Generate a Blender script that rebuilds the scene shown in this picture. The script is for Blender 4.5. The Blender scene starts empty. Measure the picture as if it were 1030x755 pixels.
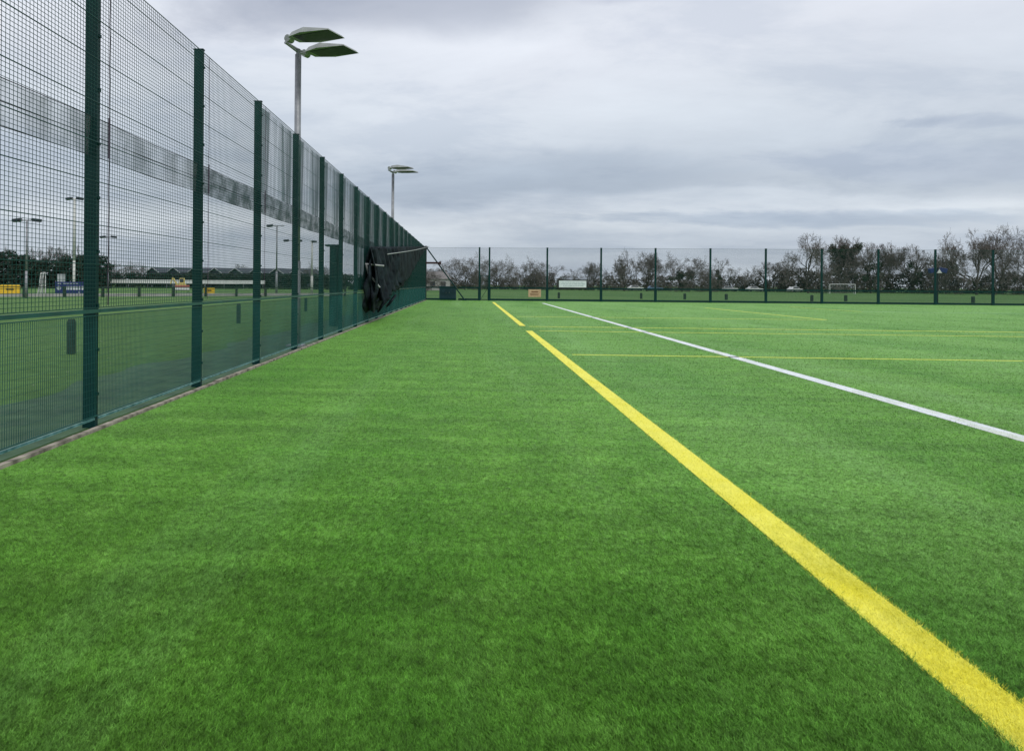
import bpy, math, random
import numpy as np
from mathutils import Matrix, Vector
random.seed(7)
RNG = np.random.default_rng(11)
sc = bpy.context.scene
COL = sc.collection
R = math.radians

# ------------------------------------------------------------------ helpers
class MB:
    """collects simple solids and links them as ONE mesh object"""
    def __init__(s): s.v = []; s.f = []
    def box(s, x0, y0, z0, x1, y1, z1, ends=True):
        i = len(s.v)
        s.v += [(x0,y0,z0),(x1,y0,z0),(x1,y1,z0),(x0,y1,z0),(x0,y0,z1),(x1,y0,z1),(x1,y1,z1),(x0,y1,z1)]
        s.f += [(i,i+3,i+2,i+1),(i+4,i+5,i+6,i+7),(i,i+1,i+5,i+4),(i+1,i+2,i+6,i+5),(i+2,i+3,i+7,i+6),(i+3,i,i+4,i+7)]
        return s
    def cbox(s, c, d, rz=0.0, ry=0.0, rx=0.0, taper=1.0):
        m = Matrix.Rotation(rz,4,'Z') @ Matrix.Rotation(ry,4,'Y') @ Matrix.Rotation(rx,4,'X')
        i = len(s.v)
        for sx, sy, sz in ((-1,-1,-1),(1,-1,-1),(1,1,-1),(-1,1,-1),(-1,-1,1),(1,-1,1),(1,1,1),(-1,1,1)):
            t = taper if sz > 0 else 1.0
            p = m @ Vector((sx*d[0]/2*t, sy*d[1]/2*t, sz*d[2]/2))
            s.v.append((p.x+c[0], p.y+c[1], p.z+c[2]))
        s.f += [(i,i+3,i+2,i+1),(i+4,i+5,i+6,i+7),(i,i+1,i+5,i+4),(i+1,i+2,i+6,i+5),(i+2,i+3,i+7,i+6),(i+3,i,i+4,i+7)]
        return s
    def tube(s, a, b, r0, r1=None, n=8, caps=True):
        if r1 is None: r1 = r0
        a = Vector(a); b = Vector(b); d = (b-a)
        if d.length < 1e-6: return s
        d.normalize()
        u = d.orthogonal().normalized(); w = d.cross(u)
        i = len(s.v)
        for p, r in ((a, r0), (b, r1)):
            for k in range(n):
                t = 2*math.pi*k/n
                q = p + u*(r*math.cos(t)) + w*(r*math.sin(t))
                s.v.append(tuple(q))
        for k in range(n):
            k2 = (k+1) % n
            s.f.append((i+k, i+k2, i+n+k2, i+n+k))
        if caps:
            s.f.append(tuple(i+k for k in reversed(range(n)))); s.f.append(tuple(i+n+k for k in range(n)))
        return s
    def path(s, pts, r, n=6):
        for a, b in zip(pts[:-1], pts[1:]): s.tube(a, b, r, r, n)
        return s
    def prism(s, pts, y0, y1):
        """polygon in XZ pushed from y0 to y1"""
        i = len(s.v); n = len(pts)
        s.v += [(x, y0, z) for x, z in pts] + [(x, y1, z) for x, z in pts]
        s.f.append(tuple(range(i, i+n))); s.f.append(tuple(reversed(range(i+n, i+2*n))))
        for k in range(n):
            k2 = (k+1) % n
            s.f.append((i+k2, i+k, i+n+k, i+n+k2))
        return s
    def mesh(s, name):
        m = bpy.data.meshes.new(name); m.from_pydata(s.v, [], s.f); m.update(); return m
    def build(s, name, mat, parent=None, smooth=False, bevel=0.0):
        return link(name, s.mesh(name), mat, parent, smooth, bevel)

def link(name, me, mat, parent=None, smooth=False, bevel=0.0):
    if mat is not None and not me.materials: me.materials.append(mat)
    if smooth:
        me.polygons.foreach_set('use_smooth', [True]*len(me.polygons))
    o = bpy.data.objects.new(name, me); COL.objects.link(o)
    if parent is not None: o.parent = parent
    if bevel:
        b = o.modifiers.new('bevel', 'BEVEL'); b.width = bevel; b.segments = 2; b.limit_method = 'ANGLE'
    return o

def np_mesh(name, V, F):
    """V (n,3), F (m,k) uniform polygons, built fast"""
    V = np.ascontiguousarray(V, dtype=np.float32); F = np.ascontiguousarray(F, dtype=np.int32)
    me = bpy.data.meshes.new(name)
    m, k = F.shape
    me.vertices.add(len(V)); me.vertices.foreach_set('co', V.ravel())
    me.loops.add(m*k); me.loops.foreach_set('vertex_index', F.ravel())
    me.polygons.add(m)
    me.polygons.foreach_set('loop_start', np.arange(0, m*k, k, dtype=np.int32))
    me.polygons.foreach_set('loop_total', np.full(m, k, dtype=np.int32))
    me.update(calc_edges=True)
    return me

def tag(o, label=None, cat=None, group=None, kind=None):
    if label: o['label'] = label
    if cat: o['category'] = cat
    if group: o['group'] = group
    if kind: o['kind'] = kind
    return o

def thing(name, label, cat, loc=(0,0,0), rz=0.0, group=None):
    o = bpy.data.objects.new(name, None); COL.objects.link(o)
    o.location = loc; o.rotation_euler = (0,0,rz); o.empty_display_size = 0.3
    return tag(o, label, cat, group)

def dup(root, loc, rz=0.0, label=None, scale=None, group=None):
    r = root.copy(); COL.objects.link(r); r.location = loc; r.rotation_euler = (0,0,rz)
    if label: r['label'] = label
    if group: r['group'] = group
    if scale: r.scale = scale
    for ch in list(root.children):
        c = ch.copy(); COL.objects.link(c); c.parent = r
        for g in list(ch.children):
            d = g.copy(); COL.objects.link(d); d.parent = c
    return r

# ------------------------------------------------------------------ materials
def newmat(name):
    m = bpy.data.materials.new(name); m.use_nodes = True
    nt = m.node_tree; b = nt.nodes['Principled BSDF']
    return m, nt, b

def N(nt, t, **k):
    n = nt.nodes.new(t)
    for a, v in k.items():
        if a.startswith('i_'): n.inputs[a[2:].replace('_', ' ')].default_value = v
        else: setattr(n, a, v)
    return n

def mapped(nt, scale=(1,1,1), coord='Object'):
    tc = N(nt, 'ShaderNodeTexCoord'); mp = N(nt, 'ShaderNodeMapping')
    mp.inputs['Scale'].default_value = scale
    nt.links.new(tc.outputs[coord], mp.inputs['Vector'])
    return mp.outputs['Vector']

def noise(nt, vec, scale, detail=4.0, rough=0.55):
    n = N(nt, 'ShaderNodeTexNoise'); n.inputs['Scale'].default_value = scale
    n.inputs['Detail'].default_value = detail; n.inputs['Roughness'].default_value = rough
    nt.links.new(vec, n.inputs['Vector']); return n.outputs['Fac']

def ramp(nt, fac, stops, interp='LINEAR'):
    r = N(nt, 'ShaderNodeValToRGB'); r.color_ramp.interpolation = interp
    e = r.color_ramp.elements
    while len(e) < len(stops): e.new(0.5)
    for el, (p, c) in zip(e, stops):
        el.position = p; el.color = (c[0], c[1], c[2], c[3] if len(c) > 3 else 1.0)
    nt.links.new(fac, r.inputs['Fac']); return r.outputs['Color']

def mixc(nt, a, b, fac, mode='MIX'):
    m = N(nt, 'ShaderNodeMix', data_type='RGBA', blend_type=mode)
    for sock, v in ((m.inputs[6], a), (m.inputs[7], b), (m.inputs[0], fac)):
        if hasattr(v, 'is_output'): nt.links.new(v, sock)
        elif isinstance(v, (tuple, list)): sock.default_value = tuple(v)+(1.0,) if len(v) == 3 else v
        else: sock.default_value = v
    return m.outputs[2]

def math_(nt, op, a, b=None, clamp=False):
    m = N(nt, 'ShaderNodeMath', operation=op, use_clamp=clamp)
    for k, v in enumerate((a, b)):
        if v is None: continue
        if hasattr(v, 'is_output'): nt.links.new(v, m.inputs[k])
        else: m.inputs[k].default_value = v
    return m.outputs[0]

def simple(name, c0, c1=None, scale=3.0, rough=0.6, metal=0.0, bump=0.0, spec=0.5, detail=5.0, stretch=(1,1,1)):
    """base colour that wanders between c0 and c1, worn roughness, a little bump"""
    m, nt, b = newmat(name)
    c1 = c1 or tuple(min(1, v*1.35+0.004) for v in c0)
    v = mapped(nt, stretch)
    f = noise(nt, v, scale, detail)
    nt.links.new(ramp(nt, f, [(0.32, c0), (0.68, c1)]), b.inputs['Base Color'])
    r = ramp(nt, noise(nt, v, scale*2.7, 3), [(0.3, (rough*0.85,)*3), (0.7, (min(1, rough*1.15),)*3)])
    nt.links.new(r, b.inputs['Roughness'])
    b.inputs['Metallic'].default_value = metal
    b.inputs['Specular IOR Level'].default_value = spec
    if bump:
        bp = N(nt, 'ShaderNodeBump'); bp.inputs['Strength'].default_value = bump; bp.inputs['Distance'].default_value = 0.02
        nt.links.new(noise(nt, v, scale*6, 4), bp.inputs['Height']); nt.links.new(bp.outputs[0], b.inputs['Normal'])
    return m

M = {}
M['green_post'] = simple('green_post_paint', (0.000,0.024,0.024), (0.001,0.040,0.038), 2.2, 0.5, spec=0.22, stretch=(3,3,0.6))
M['green_wire'] = simple('green_wire_coating', (0.002,0.040,0.035), (0.006,0.072,0.060), 1.3, 0.5, spec=0.25)
M['lower_wire'] = simple('light_catching_lower_wire', (0.004,0.060,0.054), (0.014,0.105,0.094), 1.3, 0.5, spec=0.3)  # brighter than the upper wire: caught light put into the colour
M['rail'] = simple('green_rail_paint', (0.002,0.05,0.045), (0.006,0.09,0.078), 2.5, 0.4)
M['kick'] = simple('bottom_rail_painted_highlights', (0.02,0.13,0.13), (0.20,0.42,0.44), 9, 0.45)  # pale blue patches are highlights painted into the rail colour
M['seam'] = simple('seam_cord', (0.02,0.012,0.03), (0.06,0.04,0.07), 6, 0.7)
M['galv'] = simple('galvanised_steel', (0.22,0.225,0.245), (0.33,0.335,0.355), 7, 0.5, 0.35, spec=0.5)
M['pale_pole'] = simple('pale_pole_paint', (0.5,0.5,0.47), (0.66,0.66,0.62), 3, 0.5)
M['lamp_body'] = simple('lamp_housing', (0.22,0.235,0.225), (0.33,0.35,0.33), 5, 0.5, 0.2)
M['lamp_dark'] = simple('dark_lamp_housing', (0.010,0.014,0.022), (0.025,0.03,0.04), 5, 0.4)
M['black_steel'] = simple('black_steel', (0.006,0.013,0.014), (0.015,0.025,0.025), 6, 0.5)
M['rust_arm'] = simple('dark_red_steel', (0.025,0.008,0.010), (0.05,0.014,0.016), 8, 0.6)
M['white'] = simple('weathered_white_paint', (0.62,0.63,0.62), (0.8,0.8,0.79), 4, 0.5)
M['rod'] = simple('worn_grey_rod', (0.33,0.34,0.35), (0.5,0.5,0.5), 4, 0.5)
M['tan_kerb'] = simple('weathered_timber_kerb', (0.10,0.085,0.065), (0.50,0.44,0.36), 2.2, 0.85, bump=0.4, stretch=(2,3,2))
M['outer_strip'] = simple('dark_green_ground', (0.036,0.088,0.046), (0.078,0.160,0.070), 2.0, 0.9, bump=0.5, detail=8)  # mottled darker green for the ground strip outside the side fence
M['path'] = simple('pale_concrete_path', (0.36,0.35,0.32), (0.52,0.50,0.46), 1.2, 0.9)
M['blue_sign'] = simple('navy_board', (0.008,0.020,0.11), (0.014,0.03,0.15), 3, 0.5)
M['blue_dark'] = simple('midnight_blue_casing', (0.004,0.008,0.04), (0.008,0.014,0.06), 3, 0.4)
M['sign_white'] = simple('sign_white', (0.62,0.66,0.70), (0.75,0.78,0.82), 2, 0.5)
M['sign_grey'] = simple('faded_print', (0.36,0.42,0.48), (0.48,0.53,0.58), 3, 0.6)
M['orange_sign'] = simple('sun_bleached_orange_board', (0.46,0.29,0.17), (0.60,0.40,0.26), 4, 0.6)
M['brown_print'] = simple('brown_print', (0.12,0.05,0.02), (0.2,0.09,0.04), 4, 0.6)
M['yellow_plastic'] = simple('yellow_plastic', (0.66,0.40,0.015), (0.78,0.52,0.03), 3, 0.5)
M['yellow_pale'] = simple('faded_yellow_paint', (0.58,0.46,0.12), (0.7,0.58,0.22), 3, 0.5)
M['red'] = simple('faded_red', (0.40,0.10,0.09), (0.5,0.18,0.15), 3, 0.6)
M['rubber'] = simple('rubber', (0.015,0.015,0.016), (0.03,0.03,0.03), 6, 0.8)
M['bin_blue'] = simple('slate_blue_sheet_steel', (0.018,0.045,0.075), (0.03,0.07,0.11), 2, 0.5)
M['roof'] = simple('dark_sheet_roof', (0.03,0.038,0.055), (0.05,0.06,0.08), 2, 0.6)
M['edge'] = simple('pale_roof_edge', (0.40,0.42,0.44), (0.5,0.52,0.54), 2, 0.5)
M['shed_wall'] = simple('dark_shed_wall', (0.022,0.03,0.045), (0.045,0.055,0.07), 1.5, 0.7)
M['glass'] = simple('window_glass', (0.02,0.03,0.04), (0.05,0.06,0.08), 2, 0.12, spec=0.8)
M['render'] = simple('pale_rendered_wall', (0.33,0.325,0.31), (0.43,0.42,0.40), 1, 0.8)
M['tile'] = simple('grey_roof_tile', (0.16,0.15,0.15), (0.24,0.22,0.21), 2, 0.8)
M['wood'] = simple('dark_green_stained_timber', (0.012,0.030,0.020), (0.03,0.055,0.035), 5, 0.8, bump=0.4, stretch=(4,4,1))
M['car_white'] = simple('white_car_paint', (0.66,0.67,0.68), (0.72,0.73,0.74), 1, 0.3)
M['car_blue'] = simple('blue_car_paint', (0.10,0.19,0.34), (0.13,0.23,0.39), 1, 0.3)
M['car_silver'] = simple('silver_car_paint', (0.40,0.42,0.44), (0.5,0.52,0.53), 1, 0.3, 0.4)
M['bark'] = simple('grey_brown_bark', (0.032,0.027,0.022), (0.075,0.063,0.05), 3, 0.9)
M['twig'] = simple('bare_twigs', (0.085,0.072,0.064), (0.180,0.156,0.140), 0.35, 0.9)
M['ivy'] = simple('ivy_leaves', (0.010,0.026,0.012), (0.032,0.062,0.026), 0.7, 0.7)
M['conifer'] = simple('dark_evergreen_foliage', (0.010,0.022,0.015), (0.032,0.052,0.032), 0.5, 0.8)
M['scrub'] = simple('winter_scrub', (0.038,0.035,0.028), (0.115,0.092,0.076), 0.25, 0.9)

def turf_mat(name, kind):
    m, nt, b = newmat(name)
    geo = N(nt, 'ShaderNodeNewGeometry')
    pos = geo.outputs['Position']
    def mp(scale, loc=(0,0,0)):
        q = N(nt, 'ShaderNodeMapping'); q.inputs['Scale'].default_value = scale; q.inputs['Location'].default_value = loc
        nt.links.new(pos, q.inputs['Vector']); return q.outputs[0]
    fine = noise(nt, mp((1,1,1)), 60, 3, 0.7)
    mid = noise(nt, mp((1,1,1)), 2.2, 5, 0.65)
    big = noise(nt, mp((1,0.35,1)), 0.35, 4, 0.6)
    nap = noise(nt, mp((1,0.03,1), (3.35,0,0)), 0.85, 4, 0.6)      # brushed strips run along the pitch
    cross = noise(nt, mp((0.10,1,1)), 2.4, 4, 0.65)       # faint tufting rows across it
    if kind == 'turf':
        c = ramp(nt, mid, [(0.28, (0.078,0.220,0.018)), (0.52, (0.112,0.292,0.028)), (0.75, (0.165,0.375,0.052))])
        sx_ = N(nt, 'ShaderNodeSeparateXYZ'); nt.links.new(pos, sx_.inputs[0])
        xx = math_(nt, 'MULTIPLY', math_(nt, 'ADD', math_(nt, 'ADD', sx_.outputs[0], math_(nt, 'MULTIPLY', mid, 0.7)), 4.0), 1/24.0)
        lanes = ramp(nt, xx, [(0.0,(0.35,)*3),(0.05,(0.08,)*3),(0.20,(0.02,)*3),(0.262,(0.22,)*3),(0.285,(0.48,)*3),(0.335,(0.45,)*3),(0.36,(0.25,)*3),(0.41,(0.15,)*3),(0.44,(0.5,)*3),(0.52,(0.3,)*3),(0.60,(0.6,)*3),(1.0,(0.55,)*3)])
        c = mixc(nt, c, (0.190,0.395,0.088), lanes)
        c = mixc(nt, c, (0.200,0.400,0.115), ramp(nt, nap, [(0.52, (0,0,0)), (0.74, (0.55,)*3)]))
        c = mixc(nt, c, (0.062,0.215,0.016), ramp(nt, big, [(0.28, (0.8,)*3), (0.52, (0,0,0))]))
        c = mixc(nt, c, (0.14,0.30,0.05), ramp(nt, noise(nt, mp((1,1,1)), 9, 3, 0.7), [(0.62, (0,0,0)), (0.8, (0.6,)*3)]))
    elif kind == 'yellow':
        c = ramp(nt, mid, [(0.3, (0.86,0.80,0.06)), (0.7, (0.93,0.89,0.15))])
    elif kind == 'thin_yellow':
        c = ramp(nt, mid, [(0.3, (0.52,0.66,0.08)), (0.7, (0.66,0.76,0.13))])
    elif kind == 'white':
        c = ramp(nt, mid, [(0.3, (0.72,0.78,0.78)), (0.7, (0.86,0.89,0.90))])
    elif kind == 'thin_white':
        c = ramp(nt, mid, [(0.3, (0.30,0.55,0.30)), (0.7, (0.42,0.64,0.42))])
    if kind == 'turf':
        c = mixc(nt, c, ramp(nt, noise(nt, mp((1,0.8,1)), 19, 4, 0.8), [(0.32, (0.50,0.50,0.42)), (0.50,(1.0,)*3), (0.68, (1.5,1.42,1.75))]), 0.95, 'MULTIPLY')
        c = mixc(nt, c, ramp(nt, cross, [(0.35, (0.82,)*3), (0.65, (1.16,)*3)]), 0.8, 'MULTIPLY')
    else:
        c = mixc(nt, c, ramp(nt, noise(nt, mp((1,0.3,1)), 2.8, 6, 0.75), [(0.34, (0.72,0.74,0.55)), (0.50,(1.0,)*3)]), 0.7, 'MULTIPLY')
    val = ramp(nt, geo.outputs['Random Per Island'], [(0, (0.42,)*3), (1, (1.60,)*3)])
    c = mixc(nt, c, val, 0.85 if kind == 'turf' else 0.35, 'MULTIPLY')
    c = mixc(nt, c, ramp(nt, fine, [(0.3, (0.72,)*3), (0.7, (1.22,)*3)]), 0.9 if kind == 'turf' else 0.3, 'MULTIPLY')
    nt.links.new(c, b.inputs['Base Color'])
    b.inputs['Roughness'].default_value = 0.62; b.inputs['Specular IOR Level'].default_value = 0.25
    bp = N(nt, 'ShaderNodeBump'); bp.inputs['Strength'].default_value = 0.5; bp.inputs['Distance'].default_value = 0.03
    nt.links.new(noise(nt, mp((1,1,1)), 35, 4, 0.7), bp.inputs['Height']); nt.links.new(bp.outputs[0], b.inputs['Normal'])
    return m
for k in ('turf', 'yellow', 'thin_yellow', 'white', 'thin_white'): M['t_'+k] = turf_mat(k+'_fibre', k)

def grass_mat():
    m, nt, b = newmat('meadow_grass'); v = mapped(nt)
    c = ramp(nt, noise(nt, v, 0.06, 6, 0.6), [(0.32, (0.078,0.165,0.048)), (0.55, (0.105,0.200,0.060)), (0.74, (0.150,0.225,0.085))])
    c = mixc(nt, c, ramp(nt, noise(nt, v, 3.0, 6, 0.7), [(0.25, (0.55,)*3), (0.75, (1.35,)*3)]), 0.9, 'MULTIPLY')
    c = mixc(nt, c, (0.42,0.42,0.34), ramp(nt, noise(nt, v, 7.5, 2, 0.4), [(0.715, (0,0,0)), (0.75, (0.7,)*3)]))
    nt.links.new(c, b.inputs['Base Color']); b.inputs['Roughness'].default_value = 0.9; b.inputs['Specular IOR Level'].default_value = 0.1
    bp = N(nt, 'ShaderNodeBump'); bp.inputs['Strength'].default_value = 0.7; bp.inputs['Distance'].default_value = 0.05
    nt.links.new(noise(nt, v, 12, 4, 0.7), bp.inputs['Height']); nt.links.new(bp.outputs[0], b.inputs['Normal'])
    return m
M['meadow'] = grass_mat()

def netting_mat(name, c0, c1, lo, hi, nscale, stretch):
    """thin woven netting: partly see-through cloth"""
    m, nt, b = newmat(name)
    v = mapped(nt, stretch)
    f = noise(nt, v, nscale, 4, 0.6)
    nt.links.new(ramp(nt, f, [(0.35, c0), (0.65, c1)]), b.inputs['Base Color'])
    b.inputs['Roughness'].default_value = 0.8; b.inputs['Specular IOR Level'].default_value = 0.1
    nt.links.new(ramp(nt, noise(nt, v, nscale*0.8, 3, 0.7), [(0.38, (lo,)*3), (0.60, (hi,)*3)]), b.inputs['Alpha'])
    return m
M['strip'] = netting_mat('worn_windbreak_netting', (0.10,0.12,0.13), (0.30,0.30,0.33), 0.22, 0.55, 1.5, (1,1.3,0.8))
M['strip_dark'] = netting_mat('stained_windbreak_netting', (0.003,0.030,0.028), (0.06,0.10,0.10), 0.50, 0.86, 2.0, (1,1.3,1.4))
M['tarp'] = netting_mat('black_netting', (0.003,0.005,0.008), (0.022,0.034,0.040), 0.92, 1.0, 1.8, (1,0.5,1.5))

# ------------------------------------------------------------------ setting
FX = -3.83          # side fence line
FY = 67.75          # far fence line
PITCH_R = 62.0
g = MB(); g.v = [(-900,-60,0),(900,-60,0),(900,1400,0),(-900,1400,0)]; g.f = [(0,1,2,3)]
tag(g.build('ground', M['meadow']), kind='structure')
def sheet(name, x0, y0, x1, y1, z, mat):
    q = MB(); q.v = [(x0,y0,z),(x1,y0,z),(x1,y1,z),(x0,y1,z)]; q.f = [(0,1,2,3)]
    return q.build(name, mat)
tag(sheet('pitch_turf', FX+0.17, -6, PITCH_R, FY-0.12, 0.008, M['t_turf']), kind='structure')
sp_ = MB(); nn_ = 220
for i in range(nn_+1):
    yy = -6+(FY+7.6)*i/nn_
    sp_.v += [(-5.65+0.16*math.sin(yy*0.9)+0.10*math.sin(yy*2.7+1)+random.uniform(-.03,.03), yy, 0.004), (FX-0.01, yy, 0.004)]
for i in range(nn_): sp_.f.append((2*i, 2*i+1, 2*i+3, 2*i+2))
tag(sp_.build('outer_ground_strip', M['outer_strip']), kind='structure')
q = MB(); q.v = [(-75,46.6,0.004),(-75,45.0,0.004),(-12,96.8,0.004),(-12,98.4,0.004)]; q.f = [(0,1,2,3)]
tag(q.build('pavement', M['path']), kind='structure')

k = MB()
y = -6.0
while y < FY-0.2:
    l = 2.4; k.cbox((FX+0.128+random.uniform(-.008,.008), y+l/2, 0.004+random.uniform(-.006,.006)), (0.058, l-0.012, 0.06), rz=random.uniform(-.006,.006)); y += l
tag(k.build('kerb_edging', M['tan_kerb']), kind='structure')

# ---- pitch markings: a painted sheet plus its own fibres near the camera
LINES = {
 'sideline': dict(mat='t_yellow', k=0.0045, x0=1.845, x1=2.055, y0=-6, y1=24.2, label='long yellow sideline stripe running from the near right towards the gap'),
 'sideline_far': dict(mat='t_yellow', k=0.0045, x0=1.845, x1=2.055, y0=27.0, y1=62.2, label='short yellow stripe beyond the gap ending at the far fence'),
 'white_line': dict(mat='t_white', k=0.0105, x0=5.48, x1=5.71, y0=-6, y1=60.4, label='white touchline running diagonally across the right of the turf'),
 'cross_a': dict(mat='t_thin_yellow', x0=2.25, x1=PITCH_R, y0=16.03, y1=16.20, label='nearest thin yellow line across the pitch'),
 'cross_b': dict(mat='t_thin_yellow', x0=2.32, x1=PITCH_R, y0=24.12, y1=24.32, label='thin yellow line across the pitch at the near side of the gap'),
 'cross_c': dict(mat='t_thin_yellow', x0=2.20, x1=PITCH_R, y0=26.55, y1=26.80, label='thin yellow line across the pitch at the far side of the gap'),
 'cross_d': dict(mat='t_thin_yellow', x0=2.30, x1=16.27, y0=34.75, y1=35.0, label='faint yellow line across the pitch meeting the corner of a box'),
 'long_e': dict(mat='t_thin_yellow', x0=16.06, x1=16.30, y0=35.0, y1=52.0, label='thin yellow line running away from the corner of the faint box'),
 'long_f': dict(mat='t_thin_yellow', x0=23.72, x1=23.92, y0=46.75, y1=57.0, label='short pale yellow line far out near the far fence'),
 'cross_g': dict(mat='t_thin_white', x0=23.72, x1=PITCH_R, y0=46.5, y1=46.75, label='pale white line across the far right of the pitch'),
}
# ---- turf fibres, dense close by and thinning with distance
def blades(n):
    py = RNG.uniform(300, 830, n)
    Y = 1125.0/(py-285.2)
    X = Y*RNG.uniform(-0.72, 1.02, n)
    keep = (X > FX+0.20) & (X < 40) & (Y < FY-0.3) & (Y > 1.6)
    X, Y = X[keep], Y[keep]
    n = len(X)
    w = np.maximum(0.0036, 0.45*Y/750)*RNG.uniform(0.7, 1.3, n)
    h = RNG.uniform(0.010, 0.022, n)*(1+np.clip(Y-8, 0, 20)*0.02)
    az = RNG.uniform(0, 2*np.pi, n)
    # fibres lie over in patches, brushed along the pitch
    la = np.pi/2 + 0.9*np.sin(X*1.7+0.6*np.sin(Y*0.9)) + RNG.normal(0, 1.3, n)
    lean = h*RNG.uniform(0.5, 1.7, n)
    z0 = 0.006
    V = np.zeros((n,3,3), np.float32)
    V[:,0] = np.stack([X-np.cos(az)*w/2, Y-np.sin(az)*w/2, np.full(n,z0)],1)
    V[:,1] = np.stack([X+np.cos(az)*w/2, Y+np.sin(az)*w/2, np.full(n,z0)],1)
    V[:,2] = np.stack([X+np.cos(la)*lean, Y+np.sin(la)*lean, z0+h],1)
    return X, Y, V
X, Y, V = blades(1150000)
used = np.zeros(len(X), bool)
def fibre_mesh(name, mask):
    A = V[mask].reshape(-1,3); return np_mesh(name, A, np.arange(len(A)).reshape(-1,3))
NAMES = {'sideline':'sideline_stripe','sideline_far':'sideline_stripe','white_line':'touchline_stripe','cross_a':'pitch_line','cross_b':'pitch_line','cross_c':'pitch_line','cross_d':'pitch_line','long_e':'pitch_line','long_f':'pitch_line','cross_g':'pitch_line'}
for key, L in LINES.items():
    jit = RNG.normal(0, 0.011, len(X))
    kx = L.get('k', 0.0); Xs = X+jit-kx*(Y-15.0)
    mask = (Xs > L['x0']) & (Xs < L['x1']) & (Y+jit > L['y0']) & (Y+jit < L['y1']) & ~used
    used |= mask
    A = V[mask].reshape(-1,3)
    s0 = kx*(L['y0']-15.0); s1 = kx*(L['y1']-15.0)
    base = np.array([(L['x0']+s0,L['y0'],0.012),(L['x1']+s0,L['y0'],0.012),(L['x1']+s1,L['y1'],0.012),(L['x0']+s1,L['y1'],0.012)], np.float32)
    nb = len(A)//3
    VV = np.vstack([base, A]) if nb else base
    FF = np.vstack([np.array([[0,1,2],[0,2,3]]), 4+np.arange(len(A)).reshape(-1,3)]) if nb else np.array([[0,1,2],[0,2,3]])
    o = link(NAMES[key], np_mesh(NAMES[key], VV, FF), M[L['mat']])
    tag(o, L['label'], kind='structure')
tag(link('turf_fibres', fibre_mesh('turf_fibres', ~used), M['t_turf']), 'short bright green artificial grass fibres covering the pitch', 'artificial grass', kind='stuff')

# ------------------------------------------------------------------ fences
H = 4.8; RAILZ = 1.2
def wire_panel(length, z0, z1, dz, dy, t=0.0025, heavy=0.0, th=0.0045, axis='y', tv=None):
    m = MB(); tv = tv or t
    def w(a0, a1, zz0, zz1, r, off):
        if axis == 'y': m.box(off-r, a0, zz0, off+r, a1, zz1)
        else: m.box(a0, off-r, zz0, a1, off+r, zz1)
    n = int(round((z1-z0)/dz))
    for i in range(n+1):
        z = z0+i*(z1-z0)/n
        hv = heavy and abs((z-z0)/heavy-round((z-z0)/heavy)) < dz/heavy/2
        r = th if hv or i in (0, n) else t
        w(0.0, length, z-r, z+r, r, 0.0)
    n = int(round(length/dy))
    for i in range(1, n):
        a = i*length/n
        w(a-tv, a+tv, z0, z1, tv, -t-tv-0.0004)
    return m
S = 3.01; Y0 = 7.39
side = thing('perimeter_fence', 'tall dark green mesh ball-stop fence running along the left side of the pitch', 'fence', (FX, 0, 0))
up = wire_panel(S-0.004, RAILZ+0.03, H-0.05, 0.040, 0.056, 0.0020, heavy=0.42, th=0.0042, tv=0.0018).mesh('mesh_panel')
up.materials.append(M['green_wire'])
lo = wire_panel(S-0.004, 0.13, RAILZ-0.05, 0.066, 0.032, 0.0010, tv=0.0018).mesh('lower_mesh_panel'); lo.materials.append(M['lower_wire'])
postm = MB(); postm.box(-0.075,-0.032,-0.1,0.055,0.032,H); postm.box(-0.082,-0.039,H,0.062,0.039,H+0.012)
for kz in [0.35,0.8,1.25,1.8,2.35,2.9,3.45,4.0,4.55]: postm.cbox((0.064,0.0,kz),(0.02,0.03,0.03))
postm = postm.mesh('post'); postm.materials.append(M['green_post'])
railm = MB(); railm.box(-0.012,0,RAILZ-0.022,0.016,S-0.006,RAILZ+0.016); railm = railm.mesh('rail'); railm.materials.append(M['rail'])
kickm = MB(); kickm.box(-0.024,0.04,0.088,-0.010,S-0.04,0.110); kickm = kickm.mesh('bottom_rail'); kickm.materials.append(M['kick'])
seamm = MB()
for i in range(24):
    z = RAILZ+0.05+i*(H-RAILZ-0.1)/24; z2 = z+(H-RAILZ-0.1)/24
    seamm.tube((0.012, 0.17+0.006*math.sin(i*2.1), z), (0.012, 0.17+0.006*math.sin((i+1)*2.1), z2), 0.005, 0.005, 5, False)
seamm.box(0.006,0.158,2.78,0.02,0.18,3.2)
seamm = seamm.mesh('seam_cord'); seamm.materials.append(M['seam'])
def strip_mesh(y0, y1):
    m = MB(); n = 26
    for i in range(n+1):
        yy = y0+(y1-y0)*i/n
        sag = 0.012*math.sin(math.pi*i/n*1.0)
        for j, z in enumerate((2.79, 2.92, 3.05, 3.18)):
            m.v.append((-0.02+0.010*math.sin(i*0.9+j), yy, z-sag+0.006*math.sin(i*1.7+j*2)))
    for i in range(n):
        for j in range(3):
            a = i*4+j; m.f.append((a, a+4, a+5, a+1))
    return m.mesh('windbreak_strip')
stripm = strip_mesh(0.18, S-0.03); stripm.materials.append(M['strip'])
stripd = stripm.copy(); stripd.materials.clear(); stripd.materials.append(M['strip_dark'])
M['screen'] = netting_mat('green_screen_netting', (0.001,0.032,0.028), (0.006,0.090,0.078), 0.0, 0.72, 3.2, (1,1,0.05))
M['screen_dense'] = netting_mat('dense_green_screen_netting', (0.001,0.034,0.030), (0.006,0.105,0.090), 0.55, 1.0, 2.6, (1,1,0.06))
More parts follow.
